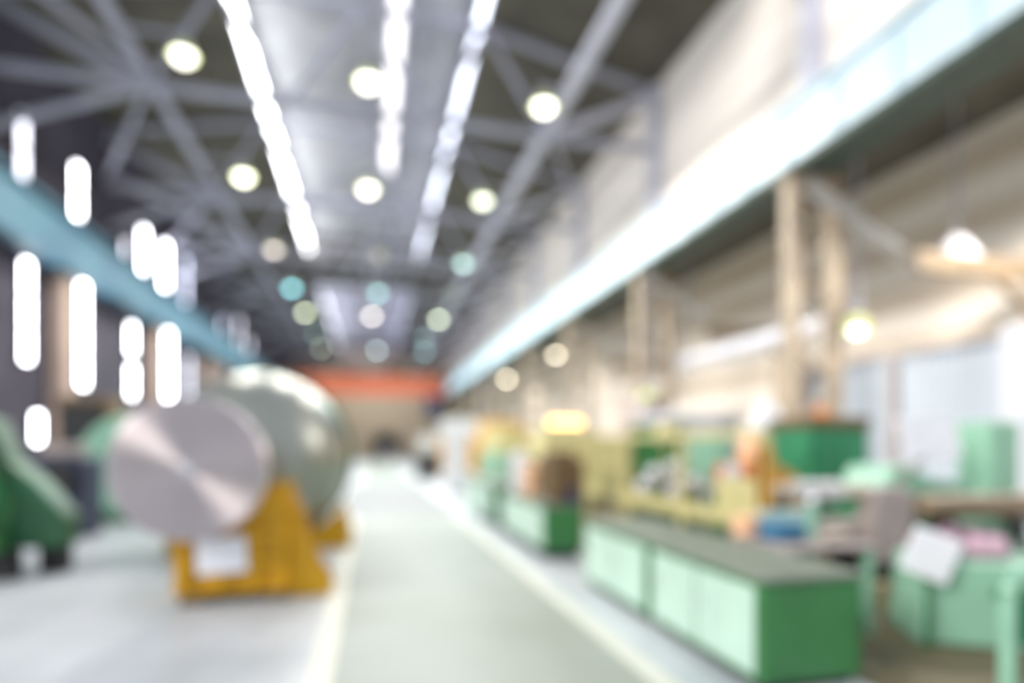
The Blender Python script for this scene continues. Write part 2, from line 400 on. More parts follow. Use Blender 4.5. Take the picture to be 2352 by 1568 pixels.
# ------------------------------------------------------------------ high-bay lamps
def lin(c): return tuple(((v/255+.055)/1.055)**2.4 if v > 10 else v/3000 for v in c)
EXPO = 2**sc.view_settings.exposure
BLUR = 60.0
rows = [ # d-based y, [(x, colour, boost)]
 (16.8, 11.8, [(-4.70, (255, 252, 235), 3.2), (-.05, (255, 252, 235), 3.2), (5.03, (255, 252, 235), 3.0)]),
 (23.8, 11.8, [(-4.62, (255, 255, 225), 2.4), (-.08, (255, 250, 235), 2.0), (4.50, (238, 245, 222), 1.3)]),
 (32.2, 11.8, [(-4.80, (228, 215, 208), .75), (.45, (170, 160, 158), .25), (5.0, (180, 222, 218), .75)]),
 (39.7, 11.8, [(-4.85, (140, 222, 232), .85), (.50, (155, 208, 212), .7), (5.3, (95, 125, 125), .12)]),
 (46.7, 11.8, [(-4.75, (222, 232, 200), .8), (.15, (238, 230, 226), .85), (5.3, (216, 230, 200), .85)]),
 (55.0, 11.8, [(-4.80, (120, 158, 158), .3), (4.9, (122, 162, 166), .35)]),
 (63.2, 11.8, [(-4.90, (168, 176, 158), .35), (.70, (190, 212, 220), .5), (5.7, (140, 180, 186), .4)]),
 (74.5, 11.8, [(-4.90, (120, 130, 120), .08), (0, (120, 130, 130), .08), (5.0, (120, 130, 130), .08)]),  # added lamp row behind the crane, brightens the far end wall
 (82.0, 11.8, [(-4.90, (120, 130, 120), .08), (0, (120, 130, 130), .08), (5.0, (120, 130, 130), .08)]),  # second added row, also there to light the far end
]
side_name = {0: 'left', 1: 'middle', 2: 'right'}
def highbay(x, y, z, col, boost, lab, power, rb=.24, group='high bay lamps under the roof', top=12.34, arm=None):
    r = root('pendant_lamp', (x, y, z), lab, 'lamp', group)
    MB().tube((x, y, z+.62), (x, y, top), .03, n=8).build('suspension_rod', 'steel', r)
    if arm is not None: MB().bar((x-(.05 if arm > x else -.05), y, 12.34), (arm, y, 12.34), .08).build('support_arm', 'steel', r)
    MB().lathe([(.06, z+.62), (.12, z+.60), (.13, z+.36), (.10, z+.34)], (x, y, 0)).build('gear_housing', 'steel', r, smooth=True)
    # open bell shade (double-walled)
    pr = [(.09, .36), (.16, .30), (.26, .14), (.31, .0), (.295, .0), (.245, .13), (.15, .28), (.08, .33)]
    MB().lathe([(a, z+h) for a, h in pr], (x, y, 0)).build('lamp_shade', SHADE, r, smooth=True)
    d = x*math.sin(TH) + y*math.cos(TH)
    Dp = 2*rb*1350/d
    ratio = min(1.0, (Dp/BLUR)**2)
    L = boost/ratio/EXPO
    c = lin(col); mx = max(c); c = tuple(v/mx for v in c)
    m = emit('lit_bulb', c, L*(mx if boost < 1 else 1))
    MB().ball((x, y, z+.02), rb, 1, 1, .8).build('bulb', m, r, smooth=True)
    if power:
        l = lamp('bulb_light', 'SPOT', (0, 0, -.26), power, tuple(0.6+.4*v for v in c), shadow_soft_size=0.0, spot_size=math.radians(168), spot_blend=.35)
        l.parent = r
SHADE = mat('lime_tinted_reflector', (0.70, 0.78, 0.30), 0.4, var=0.04)
def rig(x, nm):
    tie, hw = {'left': (-6.2, .11), 'middle': (0.0, .14), 'right': (5.8, .17)}[nm]
    if abs(x-tie) < hw+.05: return dict(top=12.22)
    return dict(arm=tie+(hw-.03)*(1 if x > tie else -1))
for i, (y, z, ls) in enumerate(rows):
    for j, (x, col, bo) in enumerate(ls):
        nm = side_name[j] if len(ls) == 3 else ('left' if j == 0 else 'right')
        highbay(x, y, z, col, bo, '%s ceiling lamp of the %s row from the camera' % (nm, ORD[i]), 850 if i < 7 else 350, **rig(x, nm))

# ------------------------------------------------------------------ overhead crane at the far end
cy = 69.0
r = root('overhead_crane', (0, cy, 8), 'orange overhead travelling crane spanning the far end of the hall', 'crane')
MB().box(-8.9, 8.5, cy-.4, cy+.4, 7.9, 9.9).build('bridge_girder', 'crane', r, bevel=.05)
MB().box(-8.9, 8.5, cy+1.4, cy+2.0, 7.9, 9.9).build('bridge_girder', 'crane', r, bevel=.05)
MB().box(-9.7, -9.2, cy-1.6, cy+3.2, 9.26, 9.8).build('end_carriage', 'crane', r, bevel=.04)
MB().box(8.5, 9.35, cy-1.6, cy+3.2, 9.38, 10.2).build('end_carriage', 'brown', r, bevel=.04)
MB().box(-8.9, 8.5, cy-.55, cy-.42, 7.6, 7.9).build('lower_flange', 'red', r)
MB().box(2.0, 4.2, cy-.3, cy+1.9, 9.9, 10.8).build('hoist_trolley', 'brown', r, bevel=.04)
MB().box(6.3, 8.0, cy-.3, cy+.9, 4.9, 7.6).build('operator_cab', 'navy', r, bevel=.04)

# ------------------------------------------------------------------ rotor and casing on the left
rx, rz = -1.80, 1.47; cyy = 9.6
fy = 6.55
r = root('turbine_rotor', (rx, fy+.2, rz), 'turned metal rotor with a big polished end disc facing the camera', 'rotor')
MB().lathe([(.01, fy), (.70, fy), (.715, fy+.002), (.735, fy+.03), (.735, fy+.30), (.70, fy+.33)], (rx, 0, rz), 'Y', 96).build('end_disc', 'turned', r, smooth=True)
MB().lathe([(.60, fy+.335), (.62, fy+.36), (.62, fy+1.2), (.36, fy+1.3), (.36, cyy-.31)], (rx, 0, rz), 'Y', 64).build('shaft', 'metal', r, smooth=True)
MB().lathe([(.03, fy-.02), (.055, fy-.02), (.06, fy+.01)], (rx, 0, rz), 'Y', 24).build('centre_boss', 'chrome', r, smooth=True)
cyy = 9.6; cr = 1.40; cz = 1.52
r = root('turbine_casing', (rx, cyy+2, 0), 'large silvery round casing behind the end disc', 'casing')
prof = [(.45, cyy-.30), (.75, cyy-.22), (1.0, cyy-.05), (1.2, cyy+.16), (1.34, cyy+.42), (cr, cyy+.75), (cr+.03, cyy+1.1), (cr+.03, cyy+2.2), (cr, cyy+2.6), (1.3, cyy+2.9), (.6, cyy+2.95)]
MB().lathe(prof, (rx, 0, cz), 'Y', 96).build('casing_shell', 'metal_w', r, smooth=True)
MB().lathe([(cr+.03, cyy+1.3), (cr+.10, cyy+1.32), (cr+.10, cyy+1.5), (cr+.03, cyy+1.52)], (rx, 0, cz), 'Y', 96).build('rim_band', 'green_o', r, smooth=True)
CR = [(rx-1.35, 0), (rx+1.5, 0)] + [(rx+1.56*math.sin(t), cz-1.56*math.cos(t)) for t in [1.0-.2*i for i in range(11)]]
r = root('support_cradle', (rx, cyy+1.7, 0), 'low yellow cradle under the silvery casing', 'stand')
MB().prism(CR, cyy+.7, cyy+1.0).build('cradle_plate', 'yellow', r)
MB().prism(CR, cyy+1.9, cyy+2.2).build('cradle_plate', 'yellow', r)
# yellow stand
sy0, sy1 = 6.98, 7.66
r = root('rotor_stand', (-1.25, 7.3, 0), 'yellow welded steel stand carrying the rotor shaft', 'stand')
for yy in (sy0, sy1-.06):
    pr = [(-1.98, .12), (-.88, .12), (-.86, 1.30), (-1.02, 1.30), (-1.30, 1.02), (-1.62, .86), (-1.98, .86), (-2.06, .9)]
    # plate with saddle cut: outline
    pr = [(-2.05, .12), (-.90, .12), (-.88, 1.28), (-1.02, 1.28)] + [(rx+.66*math.cos(t), rz+.66*math.sin(t)) for t in [-.35, -.6, -.85, -1.1, -1.35, -1.6]] + [(-2.02, .80)]
    MB().prism(pr, yy, yy+.06).build('saddle_plate', 'yellow', r)
for xx in (-1.95, -1.60, -1.25, -.95):
    MB().box(xx-.035, xx+.035, sy0-.08, sy1+.05, .12, .78 if xx < -1.3 else (.86 if xx < -1.0 else 1.22)).build('upright_rib', 'yellow', r)
for zz in (.12, .42, .70):
    MB().box(-2.05, -.88, sy0-.06, sy1+.03, zz, zz+.05).build('cross_shelf', 'yellow', r)
MB().prism([(-.90, .0), (-.42, .0), (-.46, .16), (-.60, .34), (-.78, .95), (-.88, 1.12)], 7.05, 7.13).build('side_gusset', 'yellow', r)
MB().prism([(-.90, .0), (-.42, .0), (-.46, .16), (-.60, .34), (-.78, .95), (-.88, 1.12)], 7.5, 7.58).build('side_gusset', 'yellow', r)
for (xx, yy) in [(-1.85, sy0-.02), (-1.0, sy0-.02), (-1.85, sy1-.1), (-1.0, sy1-.1)]:
    MB().box(xx-.12, xx+.12, yy-.05, yy+.12, 0, .12).build('stand_foot', 'brown', r)
tag(MB().box(-1.80, -1.30, sy0-.115, sy0-.10, .34, .72, rot=Matrix.Rotation(math.radians(-3), 4, 'Y')).build('notice_sheet', 'paper'),
    'blank white sheet fixed to the front of the yellow stand', 'sheet')

# ------------------------------------------------------------------ green machine at left edge
r = root('green_press', (-4.6, 9.2, 0), 'green cast machine with a dark round opening at the left edge', 'machine')
MB().prism([(-6.2, .35), (-3.66, .35), (-3.64, .75), (-4.0, 1.22), (-4.3, 1.5), (-4.42, 1.8), (-4.52, 2.05), (-4.75, 2.14), (-6.2, 2.18)], 9.0, 9.5).build('machine_body', 'green_o', r, bevel=.05)
MB().prism([(-6.2, .62), (-4.25, .62), (-4.2, .95), (-4.45, 1.45), (-4.62, 1.95), (-4.8, 2.05), (-6.2, 2.1)], 8.88, 9.0).build('front_cover', 'green', r, bevel=.03)
MB().tube((-4.78, 8.87, 1.08), (-4.78, 8.72, 1.08), .36, n=40).build('dark_opening', 'dark', r)
MB().lathe([(.361, 8.87), (.46, 8.87), (.46, 8.75), (.361, 8.75)], (-4.78, 0, 1.08), 'Y', 40).build('opening_ring', 'green_d', r)
MB().box(-6.2, -4.2, 8.55, 8.88, .35, .60).build('machine_ledge', 'green', r, bevel=.02)
for (xx, yy) in [(-4.25, 8.8), (-3.85, 9.2), (-5.8, 8.8), (-4.6, 9.3)]:
    MB().box(xx-.15, xx+.15, yy-.1, yy+.15, 0, .36).build('machine_foot', 'dark', r)
r.location.x -= .3
tag(MB().box(-5.25, -4.85, 8.58, 8.7, .60, .71).build('copper_block', 'amber'), 'copper coloured block lying on the ledge of the green press', 'block')
r = root('green_fan_housing', (-5.1, 15.0, 0), 'pale green round housing behind the end disc, left side', 'machine')
MB().lathe([(.3, 14.5), (1.05, 14.5), (1.1, 14.6), (1.1, 15.4), (1.0, 15.5)], (-5.1, 0, 1.3), 'Y', 48).build('housing_drum', 'mint', r, smooth=True)
MB().box(-5.9, -4.3, 14.6, 15.4, 0, .5).build('housing_base', 'green_o', r, bevel=.03)
MB().lathe([(.25, 14.42), (.4, 14.42), (.42, 14.5)], (-5.1, 0, 1.3), 'Y', 24).build('hub_cap', 'green_o', r)
r = root('dark_gearbox', (-5.6, 12.7, 0), 'dark navy gearbox between the green press and the end disc', 'machine')
MB().box(-6.1, -5.1, 12.3, 13.2, .0, 1.5).build('gearbox_body', 'navy', r, bevel=.08)
MB().tube((-5.5, 12.2, 1.1), (-5.5, 12.3, 1.1), .3, n=32).build('gearbox_flange', 'dark', r)
MB().box(-5.9, -5.3, 12.5, 13.0, 1.5, 1.75).build('gearbox_lid', 'greige', r, bevel=.04)
r = root('equipment_rack', (-6.65, 16.5, 0), 'dark brown equipment rack against the left side behind the green press', 'rack')
MB().box(-7.2, -6.1, 16, 17, 0, 2.9).build('rack_body', 'brown', r, bevel=.04)
MB().box(-7.1, -6.2, 15.95, 16.0, 1.6, 2.7).build('rack_panel', 'dark', r)
MB().box(-7.1, -6.2, 15.95, 16.0, .3, 1.4).build('rack_panel', 'greige', r)

# ------------------------------------------------------------------ low green cabinets along the walkway
def cabinet(x0, x1, y0, y1, h, lab, npan, base=.06, name='metal_cabinet'):
    r = root(name, ((x0+x1)/2, (y0+y1)/2, 0), lab, 'cabinet', 'low green cabinets along the walkway')
    MB().box(x0, x1, y0, y1, base, h-.04).build('cabinet_body', 'green', r, bevel=.015)
    MB().box(x0+.05, x1-.05, y0+.05, y1-.05, 0, base).build('plinth', 'dark', r)
    MB().box(x0-.02, x1+.02, y0-.02, y1+.02, h-.04, h).build('worktop', 'benchtop', r, bevel=.008)
    for i in range(npan):
        a = y0+.05+(y1-y0-.1)*i/npan; c = y0+.05+(y1-y0-.1)*(i+1)/npan
        d = MB().box(x0-.018, x0+.0, a+.015, c-.015, base+.05, h-.08).build('side_door', 'green_lit', r, bevel=.006)
        MB().box(x0-.035, x0-.018, c-.12, c-.09, h*.5, h*.5+.14).build('door_handle', 'chrome', d)
    MB().box(x0+.05, x1-.05, y0-.015, y0, base+.05, h-.08).build('end_panel', 'green', r, bevel=.006)
    return r
cabinet(2.60, 3.42, 3.50, 5.14, .80, 'nearest low green cabinet with doors coloured as brightly lit, beside the walkway', 2)
cabinet(2.60, 3.42, 5.19, 6.90, .80, 'second low green cabinet, directly behind the nearest one', 2)
cabinet(2.54, 3.15, 8.45, 11.4, .82, 'third low green cabinet with brown boxes standing on it', 3, base=.12)
cabinet(2.54, 3.15, 12.2, 15.6, .90, 'farthest low green cabinet beside the walkway', 3)

# glass/steel screen rail on the near cabinets
r = root('yellow_machine_guard', (4.0, 7.9, 0), 'pale yellow guard frame behind the near green cabinets', 'guard')
for y in (5.35, 7.0, 8.8, 10.5):
    MB().box(3.96, 4.04, y-.04, y+.04, 0, 1.85).build('guard_post', 'guard', r)
MB().box(3.95, 4.05, 5.35, 10.5, .80, .98).build('bottom_rail', 'guard', r)
MB().box(3.95, 4.05, 5.35, 10.5, 1.80, 1.88).build('top_rail', 'guard', r)
MB().box(3.985, 4.015, 8.85, 10.45, .98, 1.80).build('guard_panel', 'olive', r)
MB().box(3.985, 4.015, 5.4, 6.2, .98, 1.35).build('guard_panel', 'guard', r)
MB().box(3.96, 4.05, 5.27, 5.42, .8, 1.7).build('corner_post', 'amber', r)

# table behind near cabinet with tools
r = root('tool_table', (4.0, 4.8, 0), 'grey topped tool table with mint green legs beside the nearest cabinet', 'table')
MB().box(3.5, 4.45, 4.35, 5.22, .78, .82).build('table_top', 'greige', r, bevel=.006)
for (xx, yy) in [(3.56, 4.42), (4.38, 4.42), (3.56, 5.15), (4.38, 5.15)]:
    MB().box(xx-.035, xx+.035, yy-.035, yy+.035, 0, .78).build('table_leg', 'mint', r)
MB().box(3.56, 4.38, 4.4, 4.44, .18, .24).build('stretcher', 'mint', r)
tag(MB().box(3.62, 3.94, 4.65, 4.97, .821, .98).build('tool_case', 'blue', bevel=.03), 'blue tool case lying on the tool table', 'case')
tag(MB().box(3.52, 3.72, 5.0, 5.2, .821, 1.02).build('parts_box', 'peach', bevel=.02), 'peach coloured parts box on the tool table', 'box')
tag(MB().box(3.78, 4.42, 5.08, 5.19, .821, 1.06).build('parts_tray', 'paleblue', bevel=.02), 'pale blue tray standing upright on the tool table', 'tray')
tag(MB().tube((4.05, 4.6, .87), (4.4, 4.7, .87), .045).build('steel_bar', 'beige'), 'short beige round bar lying on the tool table', 'bar')
r = root('green_stand', (4.2, 4.95, .82), 'thin mint upright post with a chrome clamp on the tool table', 'stand')
MB().box(4.2, 4.27, 4.9, 4.97, .82, 1.15).build('stand_post', 'mint', r)
MB().ball((4.235, 4.93, 1.17), .05).build('stand_clamp', 'chrome', r)

# lathe with beige tube
r = root('horizontal_lathe', (5.5, 6.3, 0), 'grey lathe holding a long beige workpiece, behind the tool table', 'lathe')
MB().box(4.6, 6.4, 6.02, 6.65, .50, .76).build('lathe_bed', 'greige', r, bevel=.03)
MB().box(4.7, 5.1, 6.08, 6.6, 0, .50).build('lathe_pedestal', 'green_o', r, bevel=.02)
MB().box(5.9, 6.35, 6.08, 6.6, 0, .50).build('lathe_pedestal', 'dark', r, bevel=.02)
MB().prism([(5.8, .30), (6.2, .30), (6.38, .8), (6.38, 1.08), (6.28, 1.22), (5.85, 1.22), (5.78, 1.05)], 5.72, 6.02).build('headstock', 'greige', r, bevel=.04)
MB().box(4.65, 4.85, 6.05, 6.5, .76, 1.06).build('tailstock', 'dark', r, bevel=.03)
tag(MB().tube((4.45, 6.1, 1.16), (5.77, 5.86, 1.16), .095, n=32).build('steel_roller', 'beige', smooth=True), 'glossy beige roller mounted across the lathe', 'roller')
for i, xx in enumerate((4.93, 5.03, 5.13, 5.25, 5.38)):  # white rings shaped as the bright highlights along the roller
    yy = 6.1-(xx-4.45)*.18
    rg = MB().lathe([(.096, xx-.03), (.135, xx-.03), (.135, xx+.03), (.096, xx+.03), (.096, xx-.03)], (0, yy, 1.16), 'X', 28)
    tag(rg.build('highlight_ring', 'white', smooth=True),
        'white highlight ring, %s from the left on the beige roller' % ORD[i].replace('nearest', 'first'), 'ring', 'white highlight rings on the roller')
tag(MB().tube((6.45, 5.72, .98), (8.9, 5.2, 1.0), .15, n=28).build('steel_pipe', 'rust', smooth=True), 'long dark brown steel pipe lying on trestles at the right', 'pipe')
for k, xx in enumerate((6.7, 7.6, 8.5)):
    yy = 5.72-(xx-6.45)*.212
    r = root('pipe_trestle', (xx, yy, 0), ['left', 'middle', 'right'][k] + ' black trestle under the brown steel pipe', 'trestle', 'trestles under the pipe')
    MB().bar((xx, yy-.2, 0), (xx, yy-.05, .80), .07).build('trestle_leg', 'dark', r)
    MB().bar((xx, yy+.2, 0), (xx, yy+.05, .80), .07).build('trestle_leg', 'dark', r)
    MB().box(xx-.05, xx+.05, yy-.15, yy+.15, .77, .83).build('trestle_head', 'dark', r)

# mint bin with white board and cloths, lower right
r = root('mint_parts_bin', (5.1, 4.15, 0), 'mint green sheet metal bin with a dark oval mark, lower right', 'bin')
rot = Matrix.Rotation(math.radians(-28), 4, 'Z')
bm_ = MB(); bm_.prism([(-.58, .02), (.48, .02), (.58, .72), (-.5, .72)], -.35, .35)
bmesh.ops.transform(bm_.bm, matrix=Matrix.Translation((5.22, 4.12, 0)) @ rot, verts=bm_.bm.verts)
bm_.build('bin_body', 'mint', r, bevel=.02)
e = MB(); e.lathe([(.02, 0), (.11, 0), (.11, .012), (.02, .012)], (0, 0, 0), 'Y', 32)
bmesh.ops.transform(e.bm, matrix=Matrix.Translation((5.22, 4.12, 0)) @ rot @ Matrix.Translation((.12, -.362, .48)) @ Matrix.Diagonal((1.3, 1, .75, 1)), verts=e.bm.verts)
e.build('oval_mark', 'green', r)
def rag(x, y, z, s, m, lab, seed):
    rnd = random.Random(seed); b = MB(); b.ball((x, y, z), s, 1.3, 1.0, .62)
    for v in b.bm.verts:
        n = math.sin(v.co.x*31+seed)*math.cos(v.co.y*27+seed)*.12*s + rnd.uniform(-.02, .02)*s
        v.co += (v.co-Vector((x, y, z))).normalized()*n*2
    tag(b.build('crumpled_cloth', m, smooth=True), lab, 'cloth', 'cloths piled on the mint bin')
rag(5.00, 4.30, .80, .19, 'pink', 'crumpled pink cloth on the left of the mint bin', 1)
rag(5.32, 4.10, .80, .17, 'pink', 'crumpled pink cloth in the middle of the mint bin', 4)
rag(5.38, 4.34, .84, .20, 'plum', 'dark plum cloth at the back of the mint bin', 3)
r = root('leaning_board', (4.52, 3.95, 0), 'white board leaning at an angle on a thin leg beside the mint bin', 'board')
bb = MB(); bb.box(-.19, .19, -.012, .012, -.19, .19)
bmesh.ops.transform(bb.bm, matrix=Matrix.Translation((4.52, 3.92, .80)) @ Matrix.Rotation(math.radians(-20), 4, 'Z') @ Matrix.Rotation(math.radians(22), 4, 'Y'), verts=bb.bm.verts)
bb.build('board_sheet', 'paper', r)
MB().bar((4.54, 3.97, 0), (4.535, 3.955, .8), .03).build('board_leg', 'green', r)
# green handrail post lower right
r = root('green_barrier', (4.05, 2.9, 0), 'green tube barrier post at the lower right corner', 'barrier')
MB().tube((4.02, 2.95, 0), (4.02, 2.95, .74), .05).build('barrier_post', 'mint', r, smooth=True)
pts_ = [(4.02, 2.95, .74), (4.05, 2.95, .82), (4.12, 2.95, .87), (4.3, 2.95, .88), (5.2, 2.95, .88)]
b = MB()
for a, c in zip(pts_, pts_[1:]): b.tube(a, c, .05)
b.build('barrier_rail', 'mint', r, smooth=True)
MB().box(4.12, 5.2, 2.93, 2.97, .40, .72).build('barrier_panel', 'green_d', r, bevel=.01)
MB().tube((5.2, 2.95, 0), (5.2, 2.95, .88), .05).build('barrier_post', 'mint', r, smooth=True)
# timber on the floor
for k in range(3):
    tag(MB().box(4.5, 5.3, 4.98, 5.14, .006+k*.09, .096+k*.09).build('timber_plank', 'wood', bevel=.005),
        ['bottom', 'middle', 'top'][k] + ' plank of the short timber stack on the floor right of the near cabinet', 'plank', 'timber planks on the floor')

# ------------------------------------------------------------------ mid-right machines
r = root('corrugated_partition', (12, 11, 0), 'pale blue corrugated partition behind the right hand machines', 'partition')
MB().box(12.0, 12.08, 5.5, 14.2, 0, 3.75).build('sheet_panel', 'corr', r)
for y in (8.55, 11.3, 14.1):
    MB().box(11.86, 12.0, y-.1, y+.1, 0, 3.8).build('partition_post', 'greige', r)
MB().box(11.9, 12.1, 5.5, 14.2, 3.75, 3.85).build('partition_cap', 'steel', r)
tag(MB().box(11.3, 11.75, 8.0, 8.45, 0, 3.9).build('white_pillar', 'white', bevel=.02), 'tall white pillar at the right edge before the partition', 'pillar')
r = root('control_cabinet', (7.4, 8.4, 0), 'tall dark green control cabinet with a brown top', 'cabinet')
MB().box(6.75, 7.85, 7.9, 8.9, .1, 2.0).build('cabinet_body', 'green_d', r, bevel=.02)
MB().box(6.72, 7.88, 7.87, 8.93, 2.0, 2.18).build('cabinet_top', 'brown', r, bevel=.02)
MB().box(6.8, 7.8, 7.95, 8.85, 0, .1).build('plinth', 'dark', r)
MB().box(6.82, 7.28, 7.88, 7.9, .3, 1.9).build('cabinet_door', 'green_d', r)
MB().box(7.32, 7.78, 7.88, 7.9, .3, 1.9).build('cabinet_door', 'green_d', r)
tag(MB().lathe([(.0001, 2.18), (.10, 2.18), (.10, 2.30), (.05, 2.36)], (7.3, 8.3, 0), n=20).build('warning_beacon', 'orange', smooth=True), 'small orange beacon on top of the dark green control cabinet', 'beacon')
r = root('green_grinder', (7.6, 6.9, 0), 'mint and green grinding machine under the white board', 'machine')
MB().box(6.5, 7.9, 6.4, 7.2, 0, 1.0).build('machine_base', 'green_d', r, bevel=.04)
MB().prism([(6.5, 1.0), (7.9, 1.0), (7.8, 1.2), (7.3, 1.28), (7.0, 1.45), (6.7, 1.42)], 6.35, 7.1).build('machine_head', 'mint', r, bevel=.03)
MB().tube((7.0, 6.3, 1.05), (7.0, 6.36, 1.05), .25, n=32).build('grinding_wheel', 'mint', r, smooth=True)
r = root('drawing_board', (7.0, 6.2, 1.2), 'white tilted board above the mint grinding machine', 'board')
bb = MB(); bb.box(-.43, .43, -.015, .015, -.26, .26)
bmesh.ops.transform(bb.bm, matrix=Matrix.Translation((6.72, 5.85, 1.82)) @ Matrix.Rotation(math.radians(-12), 4, 'X') @ Matrix.Rotation(math.radians(-3), 4, 'Y'), verts=bb.bm.verts)
bb.build('board_sheet', 'paper', r)
MB().bar((6.75, 5.9, 1.6), (6.8, 6.42, 1.2), .05).build('board_bracket', 'greige', r)
r = root('mint_locker', (7.9, 5.9, 0), 'tall mint green locker near the right edge', 'locker')
MB().box(7.75, 8.25, 5.9, 6.35, 0, 2.02).build('locker_body', 'mint', r, bevel=.02)
MB().box(7.79, 8.21, 5.885, 5.9, .12, 1.95).build('locker_door', 'mint', r)
MB().box(7.82, 7.85, 5.87, 5.885, 1.0, 1.15).build('door_handle', 'dark', r)
# orange machine & red box & peach
r = root('orange_machine', (6.2, 8.0, 0), 'orange machine with a sloping arm beside the dark green cabinet', 'machine')
MB().box(5.5, 6.6, 7.7, 8.4, 0, 1.1).build('machine_base', 'amber', r, bevel=.03)
MB().prism([(5.6, 1.1), (6.6, 1.1), (6.35, 1.3), (6.05, 1.45), (5.95, 1.75), (5.75, 1.75)], 7.8, 8.3).build('sloping_arm', 'amber', r, bevel=.03)
MB().box(5.5, 5.85, 7.6, 7.95, 1.45, 1.85).build('motor_cover', 'peach', r, bevel=.06)
tag(MB().box(5.05, 5.4, 7.5, 7.9, 1.05, 1.42).build('red_toolbox', 'red', bevel=.02), 'red toolbox on the pedestal left of the orange machine', 'box')
r = root('box_pedestal', (5.2, 7.7, 0), 'green pedestal carrying the red toolbox', 'pedestal')
MB().box(4.95, 5.45, 7.45, 7.95, 0, 1.0).build('pedestal_body', 'green_o', r, bevel=.02)
MB().box(4.9, 5.48, 7.4, 8.0, 1.0, 1.05).build('pedestal_top', 'benchtop', r)
# hand wheel, knobs coloured white to stand for chrome glints, in front of guard
r = root('handwheel_machine', (4.9, 9.0, 0), 'green machine with bright ball-ended handles behind the yellow guard', 'machine')
MB().box(4.5, 5.4, 8.8, 9.6, 0, 1.0).build('machine_base', 'green_o', r, bevel=.04)
MB().tube((4.75, 8.65, 1.15), (4.75, 9.0, 1.15), .05).build('wheel_axle', 'chrome', r)
MB().box(4.6, 5.3, 8.95, 9.5, 1.0, 1.35).build('machine_head', 'green', r, bevel=.04)
for k, (dx, dz) in enumerate([(-.33, .12), (.0, .20), (.33, -.03), (.0, -.16), (-.52, -.08)]):
    a = MB().bar((4.75, 8.68, 1.15), (4.75+dx, 8.62, 1.15+dz), .035).build('handle_spoke', 'chrome', r)
    MB().ball((4.75+dx, 8.6, 1.15+dz), .12).build('ball_knob', 'white', a, smooth=True)
for k, (x, y, z, rr) in enumerate([(4.62, 6.95, 1.10, .10)]):
    tag(MB().ball((4.85, 7.15, 1.33), .12).build('white_float', 'white', smooth=True), 'white ball resting on the stool behind the guard', 'ball')
r = root('round_stool', (4.85, 7.15, 0), 'pinkish round stool behind the yellow guard', 'stool')
MB().lathe([(.05, 1.15), (.22, 1.15), (.22, 1.21), (.05, 1.21)], (4.85, 7.15, 0), n=32).build('seat', 'offwhite', r)
MB().tube((4.85, 7.15, .05), (4.85, 7.15, 1.15), .04).build('stool_post', 'greige', r)
MB().lathe([(.05, 0), (.25, 0), (.22, .05), (.05, .06)], (4.85, 7.15, 0), n=32).build('stool_base', 'greige', r)
# green screen w/ yellow ball
r = root('green_welding_screen', (5.9, 11.4, 0), 'green welding screen on a yellow frame', 'screen')
MB().box(5.35, 6.45, 11.38, 11.42, 1.0, 2.15).build('screen_panel', 'green', r)
for x in (5.3, 6.5): MB().box(x-.04, x+.04, 11.36, 11.44, 0, 2.2).build('screen_post', 'olive', r)
MB().box(5.1, 6.7, 11.2, 11.6, 0, .06).build('screen_base', 'olive', r)
tag(MB().ball((5.85, 10.9, 1.95), .23).build('yellow_float', 'guard', smooth=True), 'yellow ball in front of the green welding screen', 'ball')
r = root('ball_stand', (5.85, 10.9, 0), 'slim olive stand carrying the yellow ball', 'stand')
MB().tube((5.85, 10.9, 0.04), (5.85, 10.9, 1.73), .035).build('stand_pole', 'olive', r)
MB().lathe([(.05, 0), (.3, 0), (.28, .04), (.05, .05)], (5.85, 10.9, 0), n=24).build('stand_base', 'olive', r)
r = root('white_machine_housing', (8.4, 12.2, 0), 'large off-white machine housing between the first two columns', 'machine')
MB().box(7.1, 8.7, 12.5, 14.3, 0, 2.35).build('housing_body', 'offwhite', r, bevel=.06)
MB().box(7.3, 8.4, 12.44, 12.5, .9, 1.9).build('housing_window', 'mint', r)
MB().box(6.9, 8.9, 12.4, 14.4, 2.35, 2.5).build('housing_lid', 'white', r, bevel=.03)
tag(MB().lathe([(.1, 0), (.26, .02), (.28, 1.1), (.28, 2.3), (.2, 2.5), (.08, 2.6)], (7.75, 10.3, 0), n=32).build('gas_cylinder', 'white', smooth=True), 'white gas cylinder standing in front of the nearest lattice column', 'cylinder')
# duct
r = root('ventilation_duct', (10.3, 16, 4.6), 'pale grey ventilation duct sloping away behind the lattice columns', 'duct')
MB().tube((10.75, 12.2, 4.65), (10.75, 19.4, 4.65), .24, n=32).build('duct_pipe', 'white', r, smooth=True)
for y in (13.5, 16, 18.5): MB().lathe([(.245, y), (.28, y), (.28, y+.06), (.245, y+.06)], (10.75, 0, 4.65), 'Y', 32).build('duct_clamp', 'pale_steel', r)
for y in (13.5, 18.5): MB().box(10.73, 10.77, y, y+.04, 4.9, 9.35).build('duct_hanger', 'steel', r)
tag(MB().box(10.8, 11.3, 13.5, 14.1, 0, 4.2).build('brown_stanchion', 'column', bevel=.02), 'buff stanchion behind the duct between two columns', 'stanchion')
